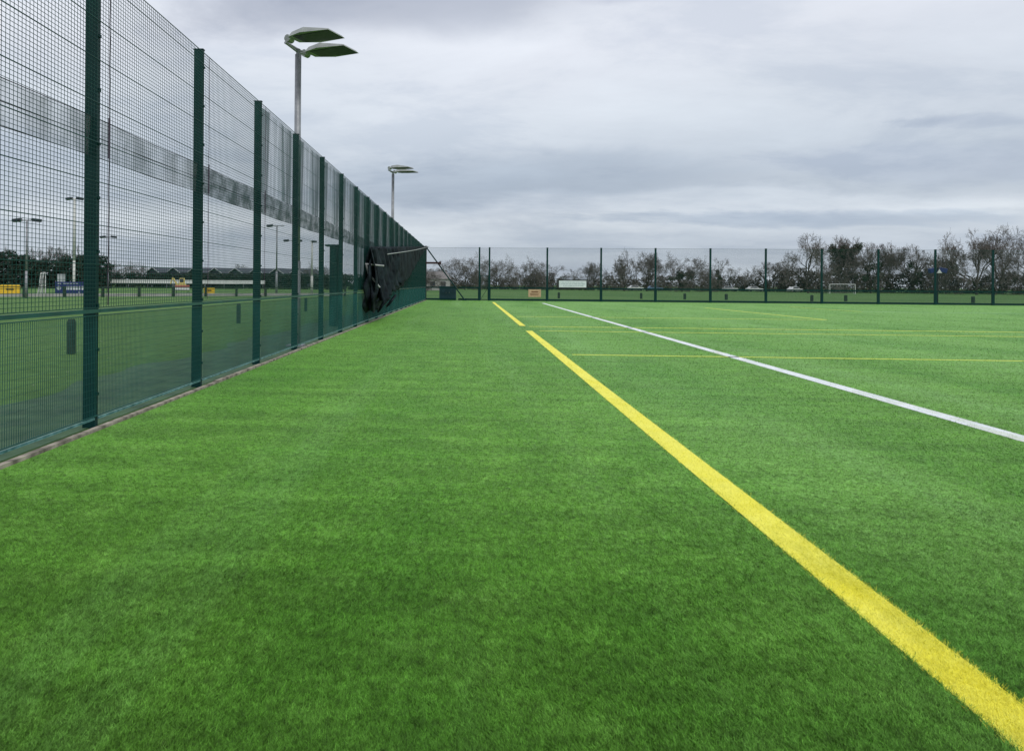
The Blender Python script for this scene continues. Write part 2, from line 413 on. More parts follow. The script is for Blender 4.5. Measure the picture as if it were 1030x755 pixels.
def net_mesh(z0, z1):
    m = MB(); n = 20; k_ = 8
    for i in range(n+1):
        for j in range(k_+1):
            m.v.append((-0.022+0.012*math.sin(i*1.1+j*0.3)+0.006*math.sin(i*2.7), 0.05+(S-0.10)*i/n, z0+(z1-z0)*j/k_))
    for i in range(n):
        for j in range(k_):
            a = i*(k_+1)+j; m.f.append((a, a+k_+1, a+k_+2, a+1))
    return m.mesh('screen_net')
net_thin = net_mesh(3.19, H-0.03); net_thin.materials.append(M['screen'])
net_full = net_mesh(RAILZ+0.05, H-0.03); net_full.materials.append(M['screen_dense'])
hemm = MB()
for z in (2.785, 2.99, 3.185): hemm.tube((-0.018,0.17,z),(-0.018,S/2,z-0.014),0.0045,0.0045,5,False); hemm.tube((-0.018,S/2,z-0.014),(-0.018,S-0.03,z),0.0045,0.0045,5,False)
hemm = hemm.mesh('hem_cord'); hemm.materials.append(M['seam'])
for kk in range(-3, 20):
    y = Y0+S*kk
    if 2 <= kk: link('screen_net', net_thin if kk < 6 else net_full, None, side).location = (0, y, 0)
    if kk < 6: link('hem_cord', hemm, None, side).location = (0, y, 0)
    for nm, me in (('mesh_panel',up),('lower_mesh_panel',lo),('rail',railm),('bottom_rail',kickm),('seam_cord',seamm)):
        if nm == 'seam_cord' and kk not in (-1,0,1,2): continue
        o = link(nm, me, None, side); o.location = (0.072, y, 0)
    if kk < 11:
        o = link('windbreak_strip', stripm if kk < 1 else stripd, None, side); o.location = (0, y, 0)
for kk in range(-3, 21):
    o = link('post', postm, None, side); o.location = (0, Y0+S*kk, 0)

far = thing('boundary_fence', 'dark green mesh fence with tall posts crossing the far end of the pitch', 'fence', (0, FY, 0))
xs = [FX, -0.9, 1.09, 1.99, 7.17] + [7.17+4.78*i for i in range(1, 12)]
fpost = MB(); fpost.box(-0.075,-0.06,-0.1,0.075,0.06,H+0.02); fpost.box(-0.085,-0.07,H+0.02,0.085,0.07,H+0.032); fpost.box(-0.12,-0.075,0,0.12,-0.0605,RAILZ)
fpost = fpost.mesh('post'); fpost.materials.append(M['green_post'])
for x in xs:
    if x in (FX, -0.9): continue
    link('post', fpost, None, far).location = (x, 0, 0)
cache = {}
for a, b in zip(xs[:-1], xs[1:]):
    if a == 1.09: continue
    Lg = round(b-a, 2)
    if Lg not in cache:
        u = wire_panel(Lg, RAILZ+0.03, H-0.03, 0.050, 0.060, 0.0018, heavy=0.0, th=0.009, axis='x').mesh('mesh_panel'); u.materials.append(M['green_wire'])
        l = wire_panel(Lg, 0.2, RAILZ-0.1, 0.066, 0.05, 0.0032, axis='x').mesh('lower_mesh_panel'); l.materials.append(M['green_wire'])
        t = MB(); t.box(0.092,-0.03,RAILZ-0.08,Lg-0.092,0.03,RAILZ+0.03); t = t.mesh('rail'); t.materials.append(M['green_post'])
        bt = MB(); bt.box(0.092,-0.03,0.03,Lg-0.092,0.03,0.19); bt = bt.mesh('bottom_rail'); bt.materials.append(M['green_post'])
        cache[Lg] = (u, l, t, bt)
    for nm, me in zip(('mesh_panel','lower_mesh_panel','rail','bottom_rail'), cache[Lg]):
        link(nm, me, None, far).location = (a, 0.0 if 'rail' in nm else -0.036, 0)

gate = thing('pedestrian_gate', 'narrow dark green gate between the two close posts of the far fence', 'gate', (1.54, FY, 0))
gm = MB()
for x in (-0.33, 0.33): gm.tube((x,0,0.08),(x,0,2.3),0.03,0.03,8)
for z in (0.1,1.2,2.28): gm.tube((-0.33,0,z),(0.33,0,z),0.03,0.03,8)
gm.tube((-0.33,0,0.12),(0.33,0,1.18),0.018,0.018,6)
gm.build('gate_frame', M['green_post'], gate)
wire_panel(0.60, 0.14, 2.25, 0.05, 0.05, 0.003, axis='x').build('mesh_infill', M['green_wire'], gate).location = (-0.30, -0.04, 0)
hm = MB(); hm.tube((0.27,-0.05,1.05),(0.27,-0.16,1.05),0.012); hm.tube((0.27,-0.16,1.05),(0.15,-0.16,1.05),0.012)
hm.build('handle', M['black_steel'], gate)
tpn = wire_panel(0.72, 2.36, H-0.03, 0.05, 0.06, 0.0027, axis='x')
tpn.build('mesh_panel', M['green_wire'], far).location = (1.18, -0.036, 0)

mast = thing('corner_mast', 'black steel corner post with a long diagonal brace where the two fences meet', 'post', (FX, FY-0.25, 0))
m = MB(); m.tube((0.06,0,-0.1),(0.06,0,4.86),0.085,0.085,12); m.tube((0.06,0,4.86),(0.06,0,4.92),0.12,0.12,12); m.build('pole', M['black_steel'], mast)
m = MB(); m.tube((0.15,-0.02,4.72),(3.62,-0.02,0.03),0.058,0.058,10); m.cbox((3.62,-0.02,0.03),(0.32,0.22,0.05)); m.build('brace', M['green_post'], mast)
m = MB(); m.cbox((0.72,-0.14,3.38),(1.28,0.10,0.17)); m.cbox((1.36,-0.14,3.37),(0.18,0.16,0.27)); m.build('bracket', M['rust_arm'], mast)

# signs hung on the far fence
s = thing('banner_sign', 'long white sign in a dark frame above the rail of the far fence', 'sign', (9.42, FY-0.16, 0))
m = MB(); m.cbox((0,0.03,1.56),(2.62,0.04,0.78)); m.build('frame', M['black_steel'], s)
m = MB(); m.cbox((0,0,1.57),(2.42,0.03,0.60)); m.build('panel', M['sign_white'], s)
m = MB()
for zz, w0, w1 in ((1.72,-0.95,0.9),(1.57,-1.0,0.98),(1.42,-0.85,0.8)):
    x = w0
    while x < w1:
        w = random.uniform(0.10,0.30); m.cbox((x+w/2,-0.018,zz),(w,0.006,0.055)); x += w+0.06
m.build('print', M['sign_grey'], s)
s = thing('notice_board', 'small faded orange notice low on the far fence, beside the yellow sideline', 'sign', (6.05, FY-0.16, 0))
m = MB(); m.cbox((0,0,0.72),(1.12,0.03,0.68)); m.build('panel', M['orange_sign'], s)
m = MB(); m.cbox((0.02,-0.018,0.84),(0.62,0.006,0.10)); m.cbox((-0.02,-0.018,0.66),(0.78,0.006,0.05)); m.cbox((-0.03,-0.018,0.55),(0.70,0.006,0.05)); m.build('print', M['brown_print'], s)

b = thing('storage_cabinet', 'slate blue metal cabinet standing behind the far fence at its left end', 'cabinet', (-1.78, FY+0.75, 0))
m = MB(); m.cbox((0,0,0.64),(1.52,0.7,1.16)); m.build('body', M['bin_blue'], b, bevel=0.02)
m = MB(); m.cbox((0,-0.02,1.25),(1.62,0.8,0.06)); m.build('lid', M['bin_blue'], b, bevel=0.01)
for x in (-0.39, 0.39):
    m = MB(); m.cbox((x,-0.36,0.64),(0.70,0.02,1.02)); d = m.build('door', M['bin_blue'], b)
    m = MB(); m.cbox((x-0.25 if x > 0 else x+0.25,-0.385,0.7),(0.03,0.03,0.16)); m.build('handle', M['galv'], d)
for x in (-0.68, 0.68):
    m = MB(); m.cbox((x,0,0.03),(0.08,0.6,0.07)); m.build('foot', M['rubber'], b)

# ------------------------------------------------------------------ sagging black divider net stowed along the side fence
def net_bottom(y):
    pts = [(26.9,0.62),(29.2,0.55),(31.2,0.72),(32.8,1.0),(34.5,1.12),(37,1.12),(39.5,1.32),(43,1.65),(46.6,2.0),(51,2.75),(56.3,3.5),(61,4.1),(64.6,4.5),(67.2,4.72)]
    for (a, za), (b_, zb) in zip(pts[:-1], pts[1:]):
        if y <= b_: return za+(zb-za)*(y-a)/(b_-a)
    return pts[-1][1]
net = thing('divider_net', 'black divider netting bunched and sagging in folds along the far part of the side fence', 'netting', (FX+0.16, 0, 0))
ny, nz = 150, 26
VV = []; FF = []
for i in range(ny+1):
    t = i/ny; y = 26.9+(67.2-26.9)*t**1.25
    top = 2.82+(4.86-2.82)*(y-26.9)/(67.2-26.9); bot = net_bottom(y)+0.05*math.sin(i*0.9)
    for j in range(nz+1):
        s_ = j/nz
        z = top+(bot-top)*s_
        amp = 0.03+0.10*s_*max(0.15, 1-t*1.3)
        fold = math.sin((y*2.9-s_*3.0))*0.55+math.sin(y*1.3+s_*5.0+1)*0.45+math.sin(y*6.1-s_*2)*0.25
        sw = 0.18*math.sin(s_*math.pi)*max(0, 1-t*1.6)
        VV.append((0.12+sw+amp*fold, y+0.10*math.sin(s_*6+y), z))
for i in range(ny):
    for j in range(nz):
        a = i*(nz+1)+j; FF.append((a, a+nz+1, a+nz+2, a+1))
me = bpy.data.meshes.new('net_sheet'); me.from_pydata(VV, [], FF); me.update()
o = link('net_sheet', me, M['tarp'], net, smooth=True); sm = o.modifiers.new('thick','SOLIDIFY'); sm.thickness = 0.012
VV = []; FF = []
for i in range(61):
    t = i/60; y = 27.2+(36.5-27.2)*t
    top = 2.80+0.44*t; bot = 0.72+0.9*t**0.8+0.10*math.sin(i*0.55)+0.05*math.sin(i*1.7)
    for j in range(nz+1):
        s_ = j/nz; z = top+(bot-top)*s_
        VV.append((0.20+0.34*s_*(1-0.5*t)+0.09*math.sin(y*3.7-s_*4.2)*(0.3+s_)+0.05*math.sin(y*8.3+s_*3), y+0.35*math.sin(s_*3.1)*(1-t), z))
for i in range(60):
    for j in range(nz):
        a = i*(nz+1)+j; FF.append((a, a+nz+1, a+nz+2, a+1))
me = bpy.data.meshes.new('net_fold'); me.from_pydata(VV, [], FF); me.update()
o = link('net_fold', me, M['tarp'], net, smooth=True); sm = o.modifiers.new('thick','SOLIDIFY'); sm.thickness = 0.012
# bunched end of the net
VV = []; FF = []
nr, ns = 26, 36
for i in range(nr+1):
    t = i/nr; z = 2.82-t*(2.82-0.50)
    rad = (0.15+0.20*math.sin(t*math.pi)**0.8+0.12*t)
    for j in range(ns):
        a = 2*math.pi*j/ns
        r = rad*(1+0.22*math.sin(a*5+t*7)+0.12*math.sin(a*9-t*11)+0.06*math.sin(a*3+t*23))
        VV.append((0.10+r*math.cos(a)*0.62, 27.9+0.6*t+r*math.sin(a)*(3.0+1.6*t)+0.3*math.sin(t*5), z+(0.03+0.07*t)*math.sin(a*4+1)))
for i in range(nr):
    for j in range(ns):
        j2 = (j+1) % ns; FF.append((i*ns+j, i*ns+j2, (i+1)*ns+j2, (i+1)*ns+j))
FF.append(tuple(range(ns))); FF.append(tuple(nr*ns+j for j in reversed(range(ns))))
me = bpy.data.meshes.new('net_bundle'); me.from_pydata(VV, [], FF); me.update()
link('net_bundle', me, M['tarp'], net, smooth=True)
for i in range(9):
    m = MB(); cy = 28.0+i*0.50+random.uniform(-.2,.2); rz_ = random.uniform(0.16,0.30); ry_ = random.uniform(0.5,0.9); cz = 0.72+random.uniform(-.1,.18); cx_ = random.uniform(0.10,0.42)
    pts = [(cx_+0.30*math.sin(2*math.pi*q/18)*0.6, cy+ry_*math.cos(2*math.pi*q/18), cz+rz_*math.sin(2*math.pi*q/18+0.4)) for q in range(19)]
    m.path(pts, 0.045, 6)
    m.build('rope_coil', M['tarp'], net, smooth=True)
m = MB(); pts = []
for i in range(31):
    y = 31.0+(67.1-31.0)*i/30; pts.append((0.34-0.10*i/30, y, 2.72+(4.86-2.72)*i/30-0.06*math.sin(math.pi*i/30)))
m.path(pts, 0.018, 6); m.build('hem_cable', M['rod'], net)
m = MB(); m.path([(-0.05,27.0,2.2),(0.62,27.2,2.14)],0.03); m.path([(-0.02,27.0,2.2),(0.06,27.1,1.85),(0.46,27.3,1.35)],0.035)
m.build('bracket', M['rod'], net)

# ------------------------------------------------------------------ cabinet column just outside the side fence
c = thing('equipment_cabinet', 'narrow dark green metal cabinet with an overhanging cap just outside the side fence', 'cabinet', (-4.62, 25.75, 0))
m = MB(); m.cbox((0,0,1.38),(0.27,0.5,2.78)); m.build('body', M['green_post'], c, bevel=0.01)
m = MB(); m.cbox((-0.06,0,2.80),(0.46,0.6,0.05)); m.build('cap', M['green_post'], c)
m = MB(); m.cbox((0.0,-0.26,1.4),(0.21,0.02,2.3)); d = m.build('door', M['green_post'], c)

# ------------------------------------------------------------------ floodlight masts
def lamp_head(parent, c, rz, tilt, L=1.20, W=0.80):
    """flat asymmetric floodlight: grey housing over a dark glass"""
    mt = Matrix.Translation(c) @ Matrix.Rotation(rz,4,'Z') @ Matrix.Rotation(tilt,4,'Y')
    def put(mb):
        mb.v = [tuple(mt @ Vector(p)) for p in mb.v]; return mb
    m = MB()
    i = 0
    m.v = [(-L/2,-W*0.28,-.03),(-L*0.1,-W/2,-.03),(L/2,-W*0.42,-.03),(L/2,W*0.42,-.03),(-L*0.1,W/2,-.03),(-L/2,W*0.28,-.03),
           (-L*0.44,-W*0.20,.10),(-L*0.1,-W*0.36,.12),(L*0.46,-W*0.34,.02),(L*0.46,W*0.34,.02),(-L*0.1,W*0.36,.12),(-L*0.44,W*0.20,.10)]
    m.f = [(5,4,3,2,1,0),(6,7,8,9,10,11)]+[(k_, (k_+1)%6, 6+(k_+1)%6, 6+k_) for k_ in range(6)]
    h = put(m).build('lamp_housing', M['lamp_body'], parent)
    m = MB(); m.v = [(-L*0.36,-W*0.30,-.034),(L*0.47,-W*0.38,-.034),(L*0.47,W*0.38,-.034),(-L*0.36,W*0.30,-.034),(-L*0.36,-W*0.30,-.044),(L*0.47,-W*0.38,-.044),(L*0.47,W*0.38,-.044),(-L*0.36,W*0.30,-.044)]
    m.f = [(0,1,2,3),(7,6,5,4),(0,4,5,1),(1,5,6,2),(2,6,7,3),(3,7,4,0)]
    put(m).build('lamp_glass', M['lamp_dark'], h)
    m = MB(); m.tube((-L/2-0.16,0,0.0),(-L/2+0.05,0,0.03),0.05,0.05,8); m.tube((-L/2-0.12,-0.09,0.0),(-L/2-0.12,0.09,0.0),0.085,0.085,12)
    put(m).build('lamp_hinge', M['lamp_body'], h)
def big_mast(loc, z, label):
    t = thing('floodlight_mast', label, 'floodlight', loc, 0, 'floodlight masts behind the side fence')
    m = MB(); m.tube((0,0,0),(0,0,2.0),0.105,0.10,16); m.tube((0,0,2.0),(0,0,z-0.15),0.082,0.075,16); m.build('pole', M['galv'], t, smooth=True)
    m = MB(); m.cbox((0,0,0.02),(0.4,0.4,0.04)); m.build('base_plate', M['galv'], t)
    m = MB(); m.tube((0,0,z-0.16),(0,0,z-0.02),0.05,0.05,10); m.tube((-0.22,-0.36,z+0.02),(0.10,0.40,z-0.02),0.035,0.035,8); m.tube((0,0,z-0.1),(-0.22,-0.36,z+0.02),0.025,0.025,8); m.tube((0,0,z-0.1),(0.10,0.40,z-0.02),0.025,0.025,8)
    m.build('crossarm', M['galv'], t)
    lamp_head(t, (0.50,-0.52,z+0.12), R(-24), R(2))
    lamp_head(t, (0.70,0.34,z+0.04), R(-24), R(2))
    return t
big_mast((-4.02, 17.35, 0), 7.02, 'nearer twin-headed floodlight on a grey pole rising behind the side fence')
big_mast((-4.10, 40.6, 0), 7.62, 'farther twin-headed floodlight whose pole top shows above the side fence')

def small_mast(loc, z, label, span=1.7, mat='galv', r=0.09, heads=(-1,1), rz=0.0, head='lamp_dark'):
    t = thing('floodlight_pole', label, 'floodlight', loc, rz, 'distant floodlight poles')
    m = MB(); m.tube((0,0,0),(0,0,z*0.35),r*1.35,r*1.2,10); m.tube((0,0,z*0.35),(0,0,z),r,r*0.75,10); m.build('pole', M[mat], t, smooth=True)
    m = MB(); m.tube((-span/2,0,z),(span/2,0,z),0.05,0.05,8); m.build('crossarm', M[mat], t)
    for sx in heads:
        m = MB(); m.cbox((sx*span/2,0,z+0.02),(0.72,0.42,0.24),ry=0.12*sx); hd = m.build('lamp_housing', M[head], t, bevel=0.03)
        m = MB(); m.cbox((sx*span/2,0,z-0.125),(0.56,0.32,0.03),ry=0.12*sx); m.build('lamp_glass', M['glass'], hd)
    return t
small_mast((-36.95,60.3,0), 6.55, 'thin twin-headed floodlight pole seen left of the nearest fence post, above the yellow box', 1.7)
small_mast((-43.54,80.0,0), 10.6, 'tall pale floodlight pole rising behind the blue banner', 1.2, 'pale_pole', 0.14)
small_mast((-47.57,96.0,0), 7.35, 'slender twin-headed floodlight pole just right of the nearest fence post', 1.5, r=0.07)
small_mast((-22.2,85.7,0), 8.1, 'floodlight pole with one wide dark head, between the third and fourth fence posts', 1.7, r=0.10, heads=(-1,))
small_mast((-23.7,100.0,0), 7.2, 'distant twin-headed floodlight pole almost hidden by the fence post below the near floodlight', 1.8, r=0.06)
small_mast((-21.89,104.0,0), 7.3, 'plain pale pole right of the fence post below the near floodlight', 0.6, 'pale_pole', 0.14, heads=(1,))
t = thing('speaker_mast', 'short dark mast with twin blue speaker boxes and a white triangle behind the far fence', 'speaker mast', (41.95, 69.6, 0), 0)
m = MB(); m.tube((0,0,0),(0,0,3.3),0.07,0.06,10); m.build('pole', M['black_steel'], t)
for sx in (-1, 1):
    m = MB(); m.cbox((sx*0.45,0,3.05),(0.58,0.35,0.42),ry=0.22*sx); m.build('speaker_box', M['blue_sign'], t, bevel=0.03)
m = MB(); m.prism([(-0.22,2.80),(0.22,2.80),(0.0,3.15)],-0.26,-0.22); m.build('triangle_plate', M['white'], t)

# ------------------------------------------------------------------ timber bollards
def bollard(name, loc, hgt, w, label, group):
    t = thing(name, label, 'bollard', loc, random.uniform(-.1,.1), group)
    m = MB(); m.cbox((0,0,hgt*0.46),(w,w,hgt*0.92)); m.build('shaft', M['wood'], t, bevel=0.01)
    m = MB(); m.cbox((0,0,hgt*0.955),(w*0.96,w*0.96,hgt*0.085), taper=0.72); m.build('cap', M['wood'], t)
    return t
sb = [bollard('timber_bollard', (-8.1,14.8,0), 0.72, 0.13, 'nearest timber bollard behind the lower mesh, at the foot of the nearest fence post', 'timber bollards outside the side fence')]
sb.append(dup(sb[0], (-8.34,26.8,0), 0.1, 'timber bollard seen through the lower mesh between the second and third fence posts'))
sb.append(dup(sb[0], (-8.5,38.9,0), 0.0, 'timber bollard seen through the mesh just before the nearer floodlight pole'))
f0 = None
for x, y, lab in ((10.1,83.2,'timber bollard below the long white sign beyond the far fence'),
                  (19.4,84.8,'timber bollard just left of the fourth post of the far fence right of the gate'),
                  (24.0,84.2,'timber bollard midway between two far fence posts, left of the dark ivy-clad tree'),
                  (28.2,83.4,'timber bollard just right of the far post that stands in front of the ivy-clad tree'),
                  (35.5,79.5,'timber bollard beyond the far fence left of the white goal'),
                  (39.7,81.2,'timber bollard in front of the white goal beyond the far fence'),
                  (51.0,78.9,'timber bollard at the far right beyond the far fence')):
    if f0 is None: f0 = bollard('timber_bollard', (x,y,0), 0.66, 0.24, lab, 'timber bollards beyond the far fence')
    else: dup(f0, (x,y,0), random.uniform(-.3,.3), lab)

# ------------------------------------------------------------------ things on the neighbouring field, seen through the side fence
lf = thing('rail_fence', 'low dark post and rail fence with a pale kick board on the neighbouring field', 'fence', (-44.0,59.0,0))
a = Vector((0,0,0)); b2 = Vector((30.0,26.0,0)); n = 12
d = (b2-a)/n
for i in range(n+1):
    p = a+d*i
    m = MB(); m.cbox((p.x,p.y,0.5),(0.20,0.20,1.0)); m.build('post', M['wood'], lf)
for i in range(n):
    p = a+d*i; q_ = p+d
    m = MB(); m.tube((p.x,p.y,0.93),(q_.x,q_.y,0.93),0.035,0.035,6); m.build('rail', M['wood'], lf)
    m = MB(); m.cbox(((p.x+q_.x)/2-0.1,(p.y+q_.y)/2+0.15,0.20),(d.length,0.05,0.28),rz=math.atan2(d.y,d.x)); m.build('kick_board', M['render'], lf)

s = thing('sponsor_banner', 'navy blue banner with pale lettering beside the nearest fence post', 'banner', (-39.55,72.0,0), math.atan2(1.35,2.34))
m = MB(); m.cbox((0,0,0.76),(2.75,0.05,1.30)); m.build('panel', M['blue_sign'], s)
m = MB()
for x in (-1.33,0,1.33): m.tube((x,0.08,0),(x,0.08,1.5),0.04,0.04,8)
m.build('support', M['galv'], s)
m = MB()
x = -0.70
for i in range(7):
    w = 0.19; m.cbox((x+w/2,-0.03,0.78),(w,0.01,0.34)); x += w+0.045
m.cbox((1.14,-0.03,0.78),(0.30,0.01,0.36))
m.build('lettering', M['sign_white'], s)
m = MB(); x = -0.62
for i in range(14):
    w = random.uniform(0.05,0.10); m.cbox((x+w/2,-0.03,1.21),(w,0.01,0.09)); x += w+0.03
m.cbox((-1.0,-0.03,1.2),(0.3,0.01,0.10))
m.build('small_lettering', M['sign_white'], s)
m = MB(); m.cbox((0.2,-0.03,0.18),(2.1,0.01,0.07)); m.build('stripe', M['sign_white'], s)
m = MB(); m.tube((-1.03,-0.02,0.78),(-1.03,-0.035,0.78),0.20,0.20,20); m.tube((0.78,-0.02,0.36),(0.78,-0.035,0.36),0.09,0.09,16); m.build('emblem', M['sign_grey'], s)

def crate_bin(loc, rz, d, mat, label, cat, name):
    t = thing(name, label, cat, loc, rz)
    w, dp, h = d
    m = MB(); m.cbox((0,0,h*0.42),(w*0.94,dp*0.92,h*0.8)); 
    m.build('body', M[mat], t, bevel=0.03)
    m = MB(); m.prism([(-w/2,h*0.82),(w/2,h*0.82),(w*0.42,h*1.0),(-w*0.42,h*1.0)],-dp/2,dp/2); m.build('lid', M[mat], t, bevel=0.015)
    m = MB(); m.cbox((0,-dp*0.5,h*0.6),(w*0.35,0.03,h*0.12)); m.build('handle', M['rubber'], t)
    return t
crate_bin((-45.6,71.7,0), 0.5, (1.9,1.0,1.05), 'yellow_plastic', 'bright yellow lidded grit bin at the left edge beside the rail fence', 'grit bin', 'grit_bin')
crate_bin((-31.1,88.2,0), 0.4, (1.35,0.8,0.80), 'yellow_plastic', 'small orange-yellow bin between the second and third fence posts', 'grit bin', 'grit_bin')
s = thing('barrier_board', 'low red and white board on dark legs beside the second fence post', 'barrier', (-31.3,80.2,0), 0.35)
m = MB(); m.cbox((0,0,1.0),(1.5,0.06,0.26)); m.build('upper_board', M['red'], s)
m = MB(); m.cbox((0,-0.01,0.72),(1.5,0.06,0.22)); m.build('lower_board', M['white'], s)
for x in (-0.6,0.6):
    m = MB(); m.cbox((x,0.05,0.52),(0.08,0.06,1.04)); m.cbox((x,0.05,0.03),(0.10,0.5,0.05)); m.build('leg', M['black_steel'], s)
# small yellow excavator
e = thing('mini_excavator', 'small yellow excavator parked left of the second fence post', 'excavator', (-48.6,124.0,0), 0.3)
m = MB(); m.cbox((0,0,0.85),(1.7,1.2,0.65)); m.build('body', M['yellow_pale'], e, bevel=0.06)
m = MB(); m.cbox((0.15,0,1.65),(0.9,0.9,1.0), taper=0.86); cb = m.build('cab', M['yellow_pale'], e, bevel=0.04)
m = MB(); m.cbox((0.12,-0.44,1.7),(0.62,0.06,0.62)); m.build('window', M['glass'], cb)
m = MB(); m.tube((-0.7,0,1.0),(-1.35,0,2.2),0.14,0.12,8); m.tube((-1.35,0,2.2),(-1.75,0,1.1),0.11,0.09,8); m.build('boom', M['yellow_pale'], e)
m = MB(); m.prism([(-2.0,0.75),(-1.5,0.75),(-1.55,1.15),(-1.85,1.15)],-0.3,0.3); m.build('bucket', M['black_steel'], e)
for y in (-0.55,0.55):
    m = MB(); m.prism([(-1.0,0.1),(-0.8,0.0),(0.8,0.0),(1.0,0.1),(1.0,0.35),(0.8,0.48),(-0.8,0.48),(-1.0,0.35)],y-0.15,y+0.15); m.build('track', M['rubber'], e)

g = thing('utility_box', 'pale grey utility box standing behind the blue banner', 'utility box', (-47.8,85.0,0), 0.3)
m = MB(); m.cbox((0,0,1.15),(0.75,0.6,2.25)); m.build('body', M['edge'], g, bevel=0.02)
m = MB(); m.cbox((0,-0.31,1.15),(0.55,0.02,1.9)); m.build('door', M['edge'], g)

def goal(loc, rz, w, h, dpt, label, group):
    t = thing('football_goal', label, 'goal', loc, rz, group)
    r = 0.06
    for sx in (-1,1):
        m = MB(); m.tube((sx*w/2,0,0),(sx*w/2,0,h),r,r,10); m.build('goalpost', M['white'], t)
    m = MB(); m.tube((-w/2,0,h),(w/2,0,h),r,r,10); m.build('crossbar', M['white'], t)
    for sx in (-1,1):
        m = MB(); m.tube((sx*w/2,0,h-0.03),(sx*w/2,dpt*0.35,h-0.03),0.03,0.03,6); m.tube((sx*w/2,dpt*0.35,h-0.03),(sx*w/2,dpt,0.05),0.03,0.03,6); m.tube((sx*w/2,0,0.05),(sx*w/2,dpt,0.05),0.03,0.03,6); m.build('side_frame', M['white'], t)
    m = MB()
    k = int(w/0.25)
    for i in range(k+1):
        x = -w/2+w*i/k; m.tube((x,dpt*0.35,h-0.03),(x,dpt,0.05),0.006,0.006,3,False)
    for i in range(9):
        u = i/8; yy = dpt*(0.35+0.65*u); zz = (h-0.03)*(1-u)+0.05*u; m.tube((-w/2,yy,zz),(w/2,yy,zz),0.006,0.006,3,False)
    m.build('net', M['white'], t)
    return t
goal((82.2,169.5,0), -0.20, 5.0, 2.1, 1.6, 'white football goal with net on the grass beyond the right part of the far fence', None)
goal((-43.1,73.4,0), 1.98, 2.2, 2.3, 0.45, 'white goal seen end-on left of the blue banner', None)

# perimeter boards far across the neighbouring field
pb = thing('perimeter_barrier', 'long low white barrier far across the neighbouring field', 'barrier', (-105,150,0))
m = MB(); m.cbox((32,2,1.5),(62,0.05,0.75),rz=0.02); m.build('board', M['white'], pb)
for i in range(16):
    x = 1.5+i*4.07; m = MB(); m.cbox((x,2.1+(x-32)*0.02,0.6),(0.10,0.08,1.2)); m.build('post', M['galv'], pb)

# gabled sheds on the horizon
def shed(loc, label):
    t = thing('gabled_shed', label, 'shed', loc, -0.42, 'row of dark gabled sheds on the horizon')
    w, dpt, h, rh = 5.4, 9.0, 4.0, 1.45
    m = MB(); m.prism([(-w/2,0),(w/2,0),(w/2,h),(0,h+rh),(-w/2,h)],0,dpt); m.build('wall', M['shed_wall'], t)
    m = MB()
    for sx in (-1,1):
        m.prism([(sx*(w/2+0.05),h-0.02),(0,h+rh+0.04),(0,h+rh+0.26),(sx*(w/2+0.05),h+0.18)][::sx],-0.4,dpt+0.4)
    rf = m.build('roof', M['roof'], t)
    m = MB()
    for sx in (-1,1): m.prism([(sx*(w/2+0.05),h+0.0),(0,h+rh+0.06),(0,h+rh+0.30),(sx*(w/2+0.05),h+0.24)][::sx],-0.5,-0.405)
    m.build('verge', M['edge'], rf)
    for x in (-1.35,1.35):
        m = MB(); m.cbox((x,-0.03,2.6),(1.2,0.06,1.3)); m.build('window', M['glass'], t)
    m = MB(); m.cbox((0,-0.03,1.1),(1.0,0.08,2.2)); m.build('door', M['galv'], t)
    return t
sx0 = -91.5; words = ['leftmost','second','third','fourth','fifth','sixth','seventh','rightmost']
sh = None
for i in range(8):
    lab = f'dark gabled shed on the horizon, {words[i]} of the row' + (' from the left' if 0 < i < 7 else '')
    loc = (sx0+i*5.9, 212+i*0.8, 0)
    if sh is None: sh = shed(loc, lab)
    else: dup(sh, loc, -0.42, lab)

# pale house beyond the far corner
h = thing('pale_house', 'pale low house with a grey roof seen past the diagonal brace at the far corner', 'house', (-8.0,168,0))
m = MB(); m.box(-4.0,0,0,4.0,7,2.6); m.build('wall', M['render'], h)
m = MB(); m.v = [(-4.3,-0.3,2.6),(4.3,-0.3,2.6),(4.3,7.3,2.6),(-4.3,7.3,2.6),(-3.2,3.5,4.3),(3.2,3.5,4.3)]; m.f = [(0,1,5,4),(2,3,4,5),(1,2,5),(3,0,4),(3,2,1,0)]
rf = m.build('roof', M['tile'], h)
m = MB(); m.cbox((2.4,3.5,4.4),(0.6,0.6,1.0)); m.build('chimney', M['tile'], rf)
for x in (-2.6,0.2,2.6):
    m = MB(); m.cbox((x,-0.03,1.5),(1.1,0.07,1.0)); m.build('window', M['glass'], h)

# parked cars far beyond the pitch
def car(loc, rz, mat, label):
    t = thing('parked_car', label, 'car', loc, rz, 'cars parked beyond the far field')
    m = MB(); m.prism([(-2.15,0.28),(2.1,0.28),(2.15,0.72),(1.95,0.88),(0.95,0.98),(-2.0,1.0),(-2.15,0.8)],-0.86,0.86); m.build('body', M[mat], t, bevel=0.05)
    m = MB(); m.prism([(-1.75,0.99),(0.98,0.97),(0.35,1.46),(-1.25,1.48)],-0.76,0.76); cb = m.build('cabin', M[mat], t, bevel=0.05)
    m = MB(); m.prism([(-1.55,1.04),(0.72,1.03),(0.28,1.38),(-1.18,1.39)],-0.775,0.775); m.build('window', M['glass'], cb)
    for x in (-1.35,1.35):
        for y in (-0.82,0.82):
            m = MB(); m.tube((x,y-0.1,0.32),(x,y+0.1,0.32),0.32,0.32,14); wl = m.build('wheel', M['rubber'], t)
    return t
car((46.9,212,0), 0.15, 'car_white', 'white car parked below the pair of bare trees beyond the far fence')
car((52.2,212,0), 0.1, 'car_blue', 'pale blue car parked beside the white car beyond the far fence')
